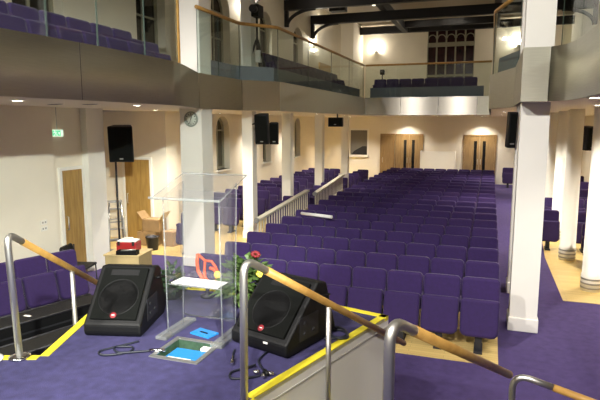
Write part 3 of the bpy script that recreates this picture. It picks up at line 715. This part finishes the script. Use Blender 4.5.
# ------------------------------------------------------------------ open floor box in the stage
fb = thing('floor_box', 'open floor box with blue panel set into the stage carpet', 'floor box', (-2.09, 3.395, ST))
mb = MB()
for a in ((-.20, -.165, -.195, .195), (.165, .20, -.195, .195)): mb.box(a[0], a[1], a[2], a[3], 0, .008)
mb.box(-.165, .165, -.195, -.16, 0, .008); mb.box(-.165, .165, .16, .195, 0, .008); mb.build('rim', M['greymetal'], fb)
mb = MB()
for a in ((-.174, -.17, -.169, .169), (.17, .174, -.169, .169)): mb.box(a[0], a[1], a[2], a[3], -.12, 0)
mb.box(-.17, .17, -.169, -.165, -.12, 0); mb.box(-.17, .17, .165, .169, -.12, 0); mb.box(-.17, .17, -.165, .165, -.12, -.115); mb.build('box_liner', M['green'], fb)
MB().box(-.13, .14, -.10, .08, -.04, -.03).build('blue_panel', M['blue'], fb)
MB().box(-.10, .09, -.155, -.095, -.04, -.02).build('white_socket_strip', M['paper'], fb)
MB().box(.06, .13, .10, .15, -.06, -.02).build('plug', M['petalw'], fb)
o = tag(MB().box(-.10, .10, -.06, .06, 0, .012).build('blue_lid', M['blue']), 'blue lid lying on the stage beyond the floor box', 'lid'); o.location = (-2.12, 3.72, ST+.001); o.rotation_euler = (0, 0, R(-14))
MB().box(-.04, .04, -.012, .004, .012, .016).build('finger_slot', M['black'], o)

# ------------------------------------------------------------------ cables
def cable(name, label, pts, r=.008, ends=()):
    o = thing(name, label, 'cable', pts[0])
    L = Vector(pts[0])
    sp = []
    P = [Vector(p) for p in pts]
    for i in range(len(P)-1):
        p0, p1, p2, p3 = P[max(i-1, 0)], P[i], P[i+1], P[min(i+2, len(P)-1)]
        for k in range(6):
            t = k/6; sp.append(.5*((2*p1)+(p2-p0)*t+(2*p0-5*p1+4*p2-p3)*t*t+(3*p1-p0-3*p2+p3)*t**3)-L)
    sp.append(P[-1]-L)
    MB().tube(sp, r, 8).build('cord', M['rubber'], o)
    for p, q, m in ends:
        MB().tube([Vector(p)-L, Vector(p).lerp(Vector(q), .6)-L, Vector(q)-L], [.013, .015, .011], 10).build('connector', M[m], o)
    return o
z = ST+.009
cable('audio_cable', 'black looped cable with silver connector before the left floor monitor',
      [(-2.52, 3.40, z), (-2.60, 3.28, z), (-2.68, 3.15, z), (-2.60, 3.09, z+.006), (-2.47, 3.20, z), (-2.50, 3.29, z), (-2.60, 3.22, z+.016), (-2.52, 3.16, z+.008), (-2.40, 3.23, z+.004), (-2.33, 3.27, z+.004)],
      .008, [((-2.33, 3.27, z+.006), (-2.22, 3.31, z+.006), 'chrome')])
cable('audio_cable', 'black cable with splitter below the right floor monitor beside the post',
      [(-1.50, 3.55, z), (-1.50, 3.40, z), (-1.44, 3.30, z), (-1.38, 3.215, z), (-1.46, 3.12, z), (-1.56, 3.08, z), (-1.60, 3.16, z), (-1.53, 3.25, z+.004), (-1.48, 3.30, z+.012)],
      .008, [((-1.39, 3.24, z+.012), (-1.34, 3.19, z+.012), 'black'), ((-1.41, 3.21, z+.012), (-1.45, 3.19, z+.012), 'chrome'), ((-1.37, 3.21, z+.01), (-1.31, 3.22, z+.01), 'chrome'), ((-1.38, 3.20, z+.01), (-1.36, 3.15, z+.01), 'chrome')])
cable('audio_cable', 'short cable with bright jack plug left of the post',
      [(-1.74, 3.50, z), (-1.72, 3.43, z), (-1.69, 3.37, z)], .008, [((-1.69, 3.37, z+.004), (-1.65, 3.27, z+.004), 'chrome')])
cable('audio_cable', 'black cable running behind the lectern between the floor monitors',
      [(-2.55, 4.10, z), (-2.45, 4.05, z), (-2.2, 4.06, z), (-2.0, 4.10, z), (-1.85, 4.12, z), (-1.62, 4.23, z)], .007)
cable('audio_cable', 'coiled black cable right of the right floor monitor',
      [(-1.17, 3.92, z), (-1.06, 3.98, z), (-1.02, 4.08, z), (-1.10, 4.14, z), (-1.18, 4.07, z+.006), (-1.08, 3.95, z+.012), (-1.0, 4.0, z+.006), (-1.07, 4.16, z), (-1.16, 4.20, z)], .012)

# ------------------------------------------------------------------ flowers
def leaves(mb, c, n, rad, h, ln, wd):
    for k in range(n):
        a = random.uniform(0, 2*PI); e = random.uniform(-.2, 1.2)
        d = Vector((math.cos(a)*math.cos(e), math.sin(a)*math.cos(e), math.sin(e)))
        b = Vector(c) + Vector((d.x*rad*random.uniform(.3, 1), d.y*rad*random.uniform(.3, 1), d.z*h*random.uniform(.3, 1)))
        s = d.cross(Vector((0, 0, 1)))
        if s.length < .1: s = Vector((1, 0, 0))
        s.normalize(); u = s.cross(d); q = random.uniform(-.6, .6); s = (s*math.cos(q)+u*math.sin(q))
        l = ln*random.uniform(.6, 1.2); w_ = wd*random.uniform(.7, 1.2); dr = Vector((0, 0, -.25*l))
        v = [mb.bm.verts.new(p) for p in (b, b+d*l*.4+s*w_, b+d*l+dr, b+d*l*.4-s*w_, b+d*l*.45+u*.01)]
        mb._f([v[0], v[1], v[4]]); mb._f([v[1], v[2], v[4]]); mb._f([v[2], v[3], v[4]]); mb._f([v[3], v[0], v[4]])
fl = thing('flower_arrangement', 'leafy flower arrangement with yellow and red blooms behind the right floor monitor', 'flowers', (-2.08, 4.46, ST+.006))
MB().lathe([(.09, 0), (.13, .02), (.15, .14), (.14, .15), (.12, .14)], (0, 0, 0), 20).build('bowl', M['darkmetal'], fl)
mb = MB(); leaves(mb, (0, 0, .16), 420, .25, .30, .13, .035); mb.build('foliage', M['leaf'], fl)
for (x, y, zz, r) in ((.20, -.12, .36, .04), (.05, -.15, .27, .03), (.24, -.10, .30, .025)):
    mb = MB()
    for k in range(7):
        a = 2*PI*k/7; mb.ell((x+r*.8*math.cos(a), y+r*.5*math.sin(a), zz+r*.6*math.sin(a)), (r*.6, r*.5, r*.35), 8, 5)
    mb.ell((x, y-.01, zz), (r*.45,)*3, 8, 5); mb.build('yellow_bloom', M['petal'], fl)
for (x, y, zz) in ((.10, -.02, .50),):
    mb = MB()
    for k in range(8): a = 2*PI*k/8; mb.ell((x+.03*math.cos(a), y, zz+.02*math.sin(a)), (.022, .02, .014), 8, 5)
    mb.build('red_bloom', M['petalr'], fl)
rb = tag(None or thing('ribbon_ornament', 'looped orange red ribbon ornament left of the flower arrangement', 'ornament', (-2.55, 4.56, ST+.006)))
mb = MB()
mb.lathe([(.07, 0), (.07, .02), (.02, .03), (.018, .16)], (0, 0, 0), 16); mb.build('stand', M['darkmetal'], rb)
mb = MB()
mb.tube([(.07*math.cos(R(t))+.04, 0, .22+.07*math.sin(R(t))) for t in range(-200, 110, 15)], .017, 8)
mb.tube([(-.10, 0, .42), (-.11, 0, .34), (-.10, 0, .25), (-.05, 0, .17), (0, 0, .15)], .018, 8)
mb.tube([(-.02, 0, .15), (-.03, 0, .25), (-.02, 0, .36), (-.10, 0, .42)], .014, 8)
mb.tube([(-.02, 0, .36), (.05, 0, .36), (.10, 0, .30), (.13, 0, .22)], .014, 8); mb.build('ribbon_loop', M['orange'], rb)
MB().ell((.13, -.03, .24), (.04, .03, .04), 12, 8).build('orange_bloom', M['petal'], rb)
f2 = thing('potted_plant', 'low dark green plant between the left floor monitor and the lectern', 'plant', (-2.86, 4.42, ST+.006))
MB().lathe([(.08, 0), (.10, .02), (.11, .12), (.10, .12)], (0, 0, 0), 18).build('pot', M['black'], f2)
mb = MB(); leaves(mb, (0, 0, .12), 130, .13, .2, .10, .03); mb.build('foliage', M['leafdark'], f2)

# ------------------------------------------------------------------ clutter at the left of the hall
# plywood box with toolbox and tray
cx, cy, ca = -5.92, 7.82, R(10)
t = thing('plywood_box', 'pale plywood box table carrying the red toolbox', 'box', (cx, cy, 0), ca)
MB().box(-.31, .31, -.26, .26, .05, .72).build('carcass', M['crate'], t, .006)
MB().box(-.33, .33, -.28, .28, .72, .75).build('top_board', M['crate'], t, .005)
MB().box(-.295, .295, -.24, .24, 0, .05).build('plinth', M['darkmetal'], t)
t = thing('toolbox', 'red toolbox with white lid on the plywood box', 'toolbox', (-5.97, 7.90, .751), R(14))
MB().box(-.18, .18, -.12, .12, 0, .16).build('bin', M['red'], t, .012)
MB().box(-.17, .17, -.11, .11, .16, .195).build('lid', M['paper'], t, .015)
MB().tube(fillet([(-.08, 0, .195), (-.08, 0, .23), (.08, 0, .23), (.08, 0, .195)], .02, 3), .01, 8).build('handle', M['paper'], t)
for sx in (-.13, .13): MB().box(sx-.02, sx+.02, -.137, -.12, .11, .18).build('latch', M['darkmetal'], t)
t = thing('tool_tray', 'black tray of small tools in front of the red toolbox', 'tray', (-5.80, 7.64, .751), R(14))
mb = MB(); mb.box(-.18, .18, -.07, .07, 0, .01); mb.box(-.18, .18, -.07, -.06, .01, .07); mb.box(-.18, .18, .06, .07, .01, .07); mb.box(-.18, -.17, -.06, .06, .01, .07); mb.box(.17, .18, -.06, .06, .01, .07); mb.build('tray', M['black'], t)
MB().tube([(-.12, .0, .06), (.13, .03, .075)], .014, 8).build('screwdriver', M['greymetal'], t)
# cardboard boxes, bucket, ladder
def carton(label, loc, d, rz, flaps=False):
    t = thing('cardboard_box', label, 'box', loc, rz)
    x, y, zz = d
    MB().box(-x/2, x/2, -y/2, y/2, 0, zz).build('carton', M['card'], t, .004)
    MB().box(-x/2-.001, x/2+.001, -.03, .03, zz-.06, zz+.001).build('tape', M['crate'], t)
    if flaps:
        for sx in (-1, 1):
            f = MB().box(0, .22, -y/2, y/2, -.003, .003).build('flap', M['card'] if sx < 0 else M['crate'], t); f.location = (sx*x/2, 0, zz+.006); f.rotation_euler = (0, R(-55) if sx > 0 else R(180+50), 0)
    return t
carton('brown cardboard box at the bottom of the pile by the oak door', (-7.85, 11.25, .006), (.50, .40, .34), R(6))
carton('brown cardboard box on the floor right of the pile by the oak door', (-7.28, 11.33, .006), (.32, .36, .36), R(-5))
carton('open cardboard box with raised flaps on top of the pile', (-7.72, 11.25, .352), (.46, .36, .30), R(4), True)
t = thing('bucket', 'dark bucket on the floor between toolbox and cardboard boxes', 'bucket', (-7.45, 10.75, .006))
MB().lathe([(.12, 0), (.15, .30), (.165, .30), (.165, .32), (.145, .32), (.115, .02)], (0, 0, 0), 22).build('pail', M['darkmetal'], t)
MB().tube([(.16*math.cos(R(a)), -.02, .31+.06*math.sin(R(a))) for a in range(180, -1, -15)], .006, 6).build('handle', M['greymetal'], t)
t = thing('stepladder', 'grey stepladder standing beside the white pier', 'ladder', (-7.88, 10.0, .006), R(45))
for s_, nm in ((-1, 'front_frame'), (1, 'rear_frame')):
    mb = MB()
    for sx in (-1, 1): mb.tube([(sx*.20, s_*.30, 0), (sx*.12, s_*.02, 1.22)], .018, 8)
    if s_ < 0:
        for k in range(5): zz = .2+.22*k; q = zz/1.22; mb.box(-.20+.08*q, .20-.08*q, -.30+.28*q-.04, -.30+.28*q+.04, zz-.012, zz+.012)
    else:
        for zz in (.3, .75): q = zz/1.22; mb.box(-.20+.08*q, .20-.08*q, .30-.28*q-.01, .30-.28*q+.01, zz-.015, zz+.015)
    mb.build(nm, M['greymetal'], t)
MB().box(-.15, .15, -.07, .07, 1.22, 1.26).build('top_tread', M['greymetal'], t)
# black cases below the stage at the left
def flight_case(label, loc, d, rz):
    t = thing('flight_case', label, 'case', loc, rz); x, y, zz = d
    MB().box(-x/2, x/2, -y/2, y/2, 0, zz*.62).build('case_base', M['black'], t, .01)
    MB().box(-x/2, x/2, -y/2, y/2, zz*.63, zz).build('case_lid', M['black'], t, .01)
    mb = MB()
    for sx in (-1, 1):
        for sz in (.0, zz): mb.tube([(sx*x/2, -y/2, sz), (sx*x/2, y/2, sz)], .014, 6)
    for sz in (zz*.625,): mb.box(-x/2-.004, x/2+.004, -y/2-.004, y/2+.004, sz-.012, sz+.012)
    mb.build('metal_edging', M['darkmetal'], t)
    MB().tube(fillet([(-.08, -y/2, zz*.4), (-.08, -y/2-.03, zz*.4), (.08, -y/2-.03, zz*.4), (.08, -y/2, zz*.4)], .02, 3), .009, 6).build('handle', M['darkmetal'], t)
    return t
c1 = flight_case('long black case in front of the near wall seats', (-5.78, 5.55, 0), (.42, 1.9, .40), R(-19))
lb = MB().box(-.06, .06, -.02, .02, 0, .003).build('white_label', M['paper'], c1); lb.location = (.0, -.1, .402); lb.rotation_euler = (0, 0, R(15))
flight_case('long black case lying below the left stage steps', (-5.05, 5.35, 0), (.40, 1.7, .30), R(-19))
flight_case('small black case beside the tan book by the left floor monitor', (-5.15, 6.75, 0), (.6, .5, .36), R(-12))
t = thing('book', 'tan covered book on the small black case', 'book', (-5.20, 6.70, .363), R(10))
MB().box(-.15, .15, -.10, .10, 0, .012).build('cover', M['card'], t); MB().box(-.145, .148, -.095, .095, .012, .03).build('page_block', M['crate'], t); MB().box(-.15, .15, -.10, .10, .03, .036).build('cover', M['crate'], t)
t = thing('metal_cup', 'small silver cup near the tan book', 'cup', (-5.33, 6.90, .363)); MB().lathe([(.03, 0), (.036, .09), (.032, .09), (.027, .01)], (0, 0, 0), 16).build('cup', M['chrome'], t)
t = thing('tote_bag', 'cream cloth bag at the foot of the white pier', 'bag', (-6.62, 8.30, 0), R(20))
MB().box(-.17, .17, -.08, .08, 0, .36).build('bag_body', M['whitecloth'], t, .03)
MB().tube([(-.08, -.02, .35), (-.06, -.02, .46), (.06, -.02, .46), (.08, -.02, .35)], .01, 6).build('strap', M['whitecloth'], t)
# black chair beyond the near seats
t = thing('stacking_chair', 'black chair back standing between the near seats and the oak door', 'chair', (-6.86, 7.66, 0), R(105))
panel(MB(), .44, .5, .86, .16, .20, .06, .04, -10, .5).build('backrest', M['black'], t)
MB().box(-.22, .22, -.22, .18, .43, .47).build('seat', M['black'], t, .012)
for sx in (-.2, .2):
    for sy, tz in ((-.2, .43), (.19, .8)): MB().tube([(sx, sy-.02 if sy < 0 else sy+.02, 0), (sx, sy, tz)], .012, 8).build('leg', M['darkmetal'], t)
# leaflet by the left post
t = thing('leaflet', 'white and green leaflet lying by the left stair post', 'leaflet', (-3.36, 2.74, ST+.008), R(20))
MB().lathe([(.13, 0), (.13, .006), (.10, .009)], (0, 0, 0), 28).build('card', M['paper'], t)
MB().ell((-.02, .03, .010), (.085, .035, .004), 14, 6).build('green_print', mat('leaf_print', (.05, .35, .16), .5), t)
# switch plates
for k, (y, zz) in enumerate(((7.44, 1.245), (7.44, 1.135))):
    t = thing('socket_plate', 'white socket plate on the near left wall, %s one' % ('upper', 'lower')[k], 'socket', (-7.4, y, zz))
    MB().box(0, .012, -.075, .075, -.043, .043).build('plate', M['white'], t, .003)
    MB().box(.012, .016, -.045, -.015, -.015, .015).build('switch', M['greymetal'], t); MB().box(.012, .016, .015, .045, -.015, .015).build('switch', M['greymetal'], t)

# exit sign
t = thing('exit_sign', 'lit green exit sign above the recessed oak door', 'sign', (-7.52, 8.02, 2.80), R(-90))
MB().box(-.02, .03, -.125, .125, -.062, .062).build('casing', M['exitw'], t, .006)
mb = MB(); mb.box(.03, .034, -.112, .112, -.05, .05); mb.build('green_panel', M['exitg'], t)
mb = MB(); mb.lathe([(.011, 0), (.011, .003)], (.034, -.02, .04), 12, Matrix.Rotation(R(90), 4, 'Y'))
for a in (((-.02, .025), (-.005, -.01)), ((-.005, -.01), (-.04, -.05)), ((-.005, -.01), (.03, -.02)), ((.03, -.02), (.035, -.055)), ((-.02, .022), (.025, .012)), ((-.02, .022), (-.05, .0))):
    mb.tube([(.035, a[0][0], a[0][1]), (.035, a[1][0], a[1][1])], .006, 6)
mb.prism([(.06, .015), (.105, .015), (.083, -.03)], lambda y, z: (.034, y, z), lambda y, z: (.038, y, z)); mb.build('running_figure', M['exitw'], t)
MB().tube([(0, 0, .06), (0, 0, .469)], .008, 6).build('hanging_rod', M['greymetal'], t)

# clock on the column
t = thing('wall_clock', 'round pale wall clock on the white square column', 'clock', (-5.73, 9.76, 3.06))
Mr = Matrix.Rotation(R(90), 4, 'X')
MB().lathe([(.155, 0), (.155, .03), (.14, .04), (.125, .03), (.125, .005)], (0, 0, 0), 36, Mr).build('rim', M['clockrim'], t)
MB().lathe([(.001, .022), (.128, .022), (.128, .018), (.001, .018)], (0, 0, 0), 36, Mr).build('face', M['clock'], t)
mb = MB()
for k in range(12):
    a = 2*PI*k/12; mb.box(-.006, .006, -.026, -.023, .09, .115, Matrix.Rotation(a, 4, 'Y'))
mb.build('hour_mark', M['black'], t)
MB().box(-.006, .006, -.028, -.026, -.01, .06, Matrix.Rotation(R(20), 4, 'Y')).build('hour_hand', M['black'], t)
MB().box(-.004, .004, -.031, -.029, -.01, .095, Matrix.Rotation(R(200), 4, 'Y')).build('minute_hand', M['black'], t)

# ------------------------------------------------------------------ hanging speakers and screens
def hung(label, loc, rz, w, d, h, tilt=8, arm=None, name='hanging_speaker'):
    t = thing(name, label, 'speaker', loc, rz)
    Tm = Matrix.Rotation(R(tilt), 4, 'X')
    mb = MB(); mb.prism([(-w/2, -d/2), (w/2, -d/2), (w*.36, d/2), (-w*.36, d/2)], lambda x, y: Tm @ Vector((x, y, -h/2)), lambda x, y: Tm @ Vector((x, y, h/2))); mb.build('cabinet', M['black'], t, .015)
    MB().box(-w/2+.025, w/2-.025, -d/2-.012, -d/2+.004, -h/2+.03, h/2-.03, Tm).build('grille', M['grille'], t, .004)
    MB().box(-.035, .035, -d/2-.016, -d/2-.01, -h/2+.06, -h/2+.085, Tm).build('badge', M['greymetal'], t)
    if arm: MB().tube([Tm @ Vector((arm[0] if arm[2] < -1 else 0, d*.2, -h*.3 if arm[2] < -1 else h*.3)), Vector(arm)], .022, 8).build('bracket', M['darkmetal'], t)
    return t
hung('black speaker on a pole by the white pier over the ladder', (-7.28, 9.56, 2.56), R(28), .50, .34, .74, 6, (-.16, .1, -2.555))
hung('black hanging speaker on the slim left column', (-5.25, 12.30, 2.84), R(8), .34, .30, .72, 8, (-.38, .42, .1))
hung('small black speaker right of the bigger one on the slim left column', (-5.22, 12.95, 2.72), R(20), .24, .20, .55, 5, (-.50, .02, .1))
hung('black speaker hanging from the left soffit near the back', (-4.80, 17.4, 3.0), R(-5), .5, .3, .30, 0, (0, .05, .268))
hung('black speaker on the second square column by the right aisle', (.31, 9.93, 2.87), R(20), .15, .16, .60, 4, (.10, .10, .2))
hung('black speaker hung between the round columns at the right', (2.19, 14.6, 2.62), R(35), .34, .30, .56, 6, (0, .60, .1))
t = thing('projector', 'black projector hanging under the roof beam at the top', 'projector', (-6.6, 24.0, 7.95))
MB().box(-.36, .36, -.25, .25, -.15, .15).build('housing', M['beam'], t, .03)
MB().lathe([(.07, 0), (.07, .05), (.05, .06)], (0, 0, 0), 18, Matrix.Translation((.12, -.25, 0)) @ Matrix.Rotation(R(90), 4, 'X')).build('projection_lens', M['darkmetal'], t)
MB().tube([(0, 0, .15), (0, 0, .798)], .03, 8).build('ceiling_pole', M['beam'], t)

# tripods on the gallery
def tripod(label, loc, h, s=1., cam=True):
    t = thing('tripod', label, 'tripod', loc)
    for k in range(3):
        a = R(100+120*k); MB().tube([(.02*math.cos(a), .02*math.sin(a), h*.72), (h*.26*math.cos(a), h*.26*math.sin(a), 0)], .022*s, 8).build('leg', M['black'], t)
    MB().tube([(0, 0, h*.45), (0, 0, h)], .024*s, 8).build('centre_column', M['black'], t)
    MB().cbox((0, 0, h+.11*s), (.17*s, .26*s, .22*s)).build('camera_body', M['black'], t, .015)
    MB().lathe([(.06*s, 0), (.07*s, .14*s), (.055*s, .14*s)], (0, 0, 0), 16, Matrix.Translation((.02*s, -.12*s, h+.12*s)) @ Matrix.Rotation(R(90), 4, 'X')).build('camera_lens', M['darkmetal'], t)
    return t
t = tripod('tall black camera tripod on the left gallery beside the slim column', (-5.62, 12.85, BAL), 1.95, 1.3)
MB().cbox((.05, -.03, 1.0), (.14, .12, .3)).build('hanging_pouch', M['whitecloth'], t, .02)
tripod('small camera tripod on the back gallery left of the seats', (-4.45, 23.25, BAL), 1.35, .95)

# ------------------------------------------------------------------ back of the hall
t = thing('sound_booth', 'white sound booth between the oak doors at the back', 'booth', (-2.38, 27.0, 0))
MB().box(-.81, .81, -.30, -.26, 0, 1.62).build('front_panel', M['white'], t)
for sx in (-.81, .77): MB().box(sx, sx+.04, -.26, .3, 0, 1.62).build('side_panel', M['white'], t)
MB().box(-.77, .77, -.26, .3, .85, .89).build('desk', M['oak'], t)
t = thing('paper_roll', 'long white paper roll lying over the seat backs', 'paper roll', (-3.52, 11.17, .99), R(-17))
MB().tube([(-.40, 0, 0), (.40, 0, 0)], .035, 14).build('roll', M['paper'], t); MB().tube([(-.43, 0, 0), (-.40, 0, 0)], .02, 12).build('core', M['card'], t)
t = thing('white_board', 'small white board standing among the seats in the far left corner', 'board', (-5.33, 20.38, .006))
MB().box(-.2, .2, -.01, .01, .0, 1.02).build('panel', M['paper'], t); MB().box(-.2, .2, -.04, .04, 0, .03).build('foot_bar', M['greymetal'], t)

# ------------------------------------------------------------------ camera, world, render look
cam = bpy.data.cameras.new('camera'); cam.sensor_width = 36; cam.lens = 36*544/600; cam.clip_start = .05; cam.clip_end = 200
co = bpy.data.objects.new('camera', cam); COL.objects.link(co); co.location = (0, 0, 3.0); co.rotation_euler = (R(90-8.15), 0, R(19.25)); S.camera = co
w = bpy.data.worlds.new('world'); S.world = w; w.use_nodes = True; w.node_tree.nodes['Background'].inputs['Color'].default_value = (.02, .02, .03, 1)
S.view_settings.view_transform = 'Standard'; S.view_settings.look = 'None'; S.view_settings.gamma = 1; S.view_settings.use_curve_mapping = False
S.view_settings.exposure = 1.2
S.render.engine = 'CYCLES'
S.cycles.use_denoising = True; S.cycles.max_bounces = 8; S.cycles.diffuse_bounces = 5; S.cycles.transparent_max_bounces = 16
S.cycles.sample_clamp_indirect = 4; S.cycles.caustics_reflective = False; S.cycles.caustics_refractive = False
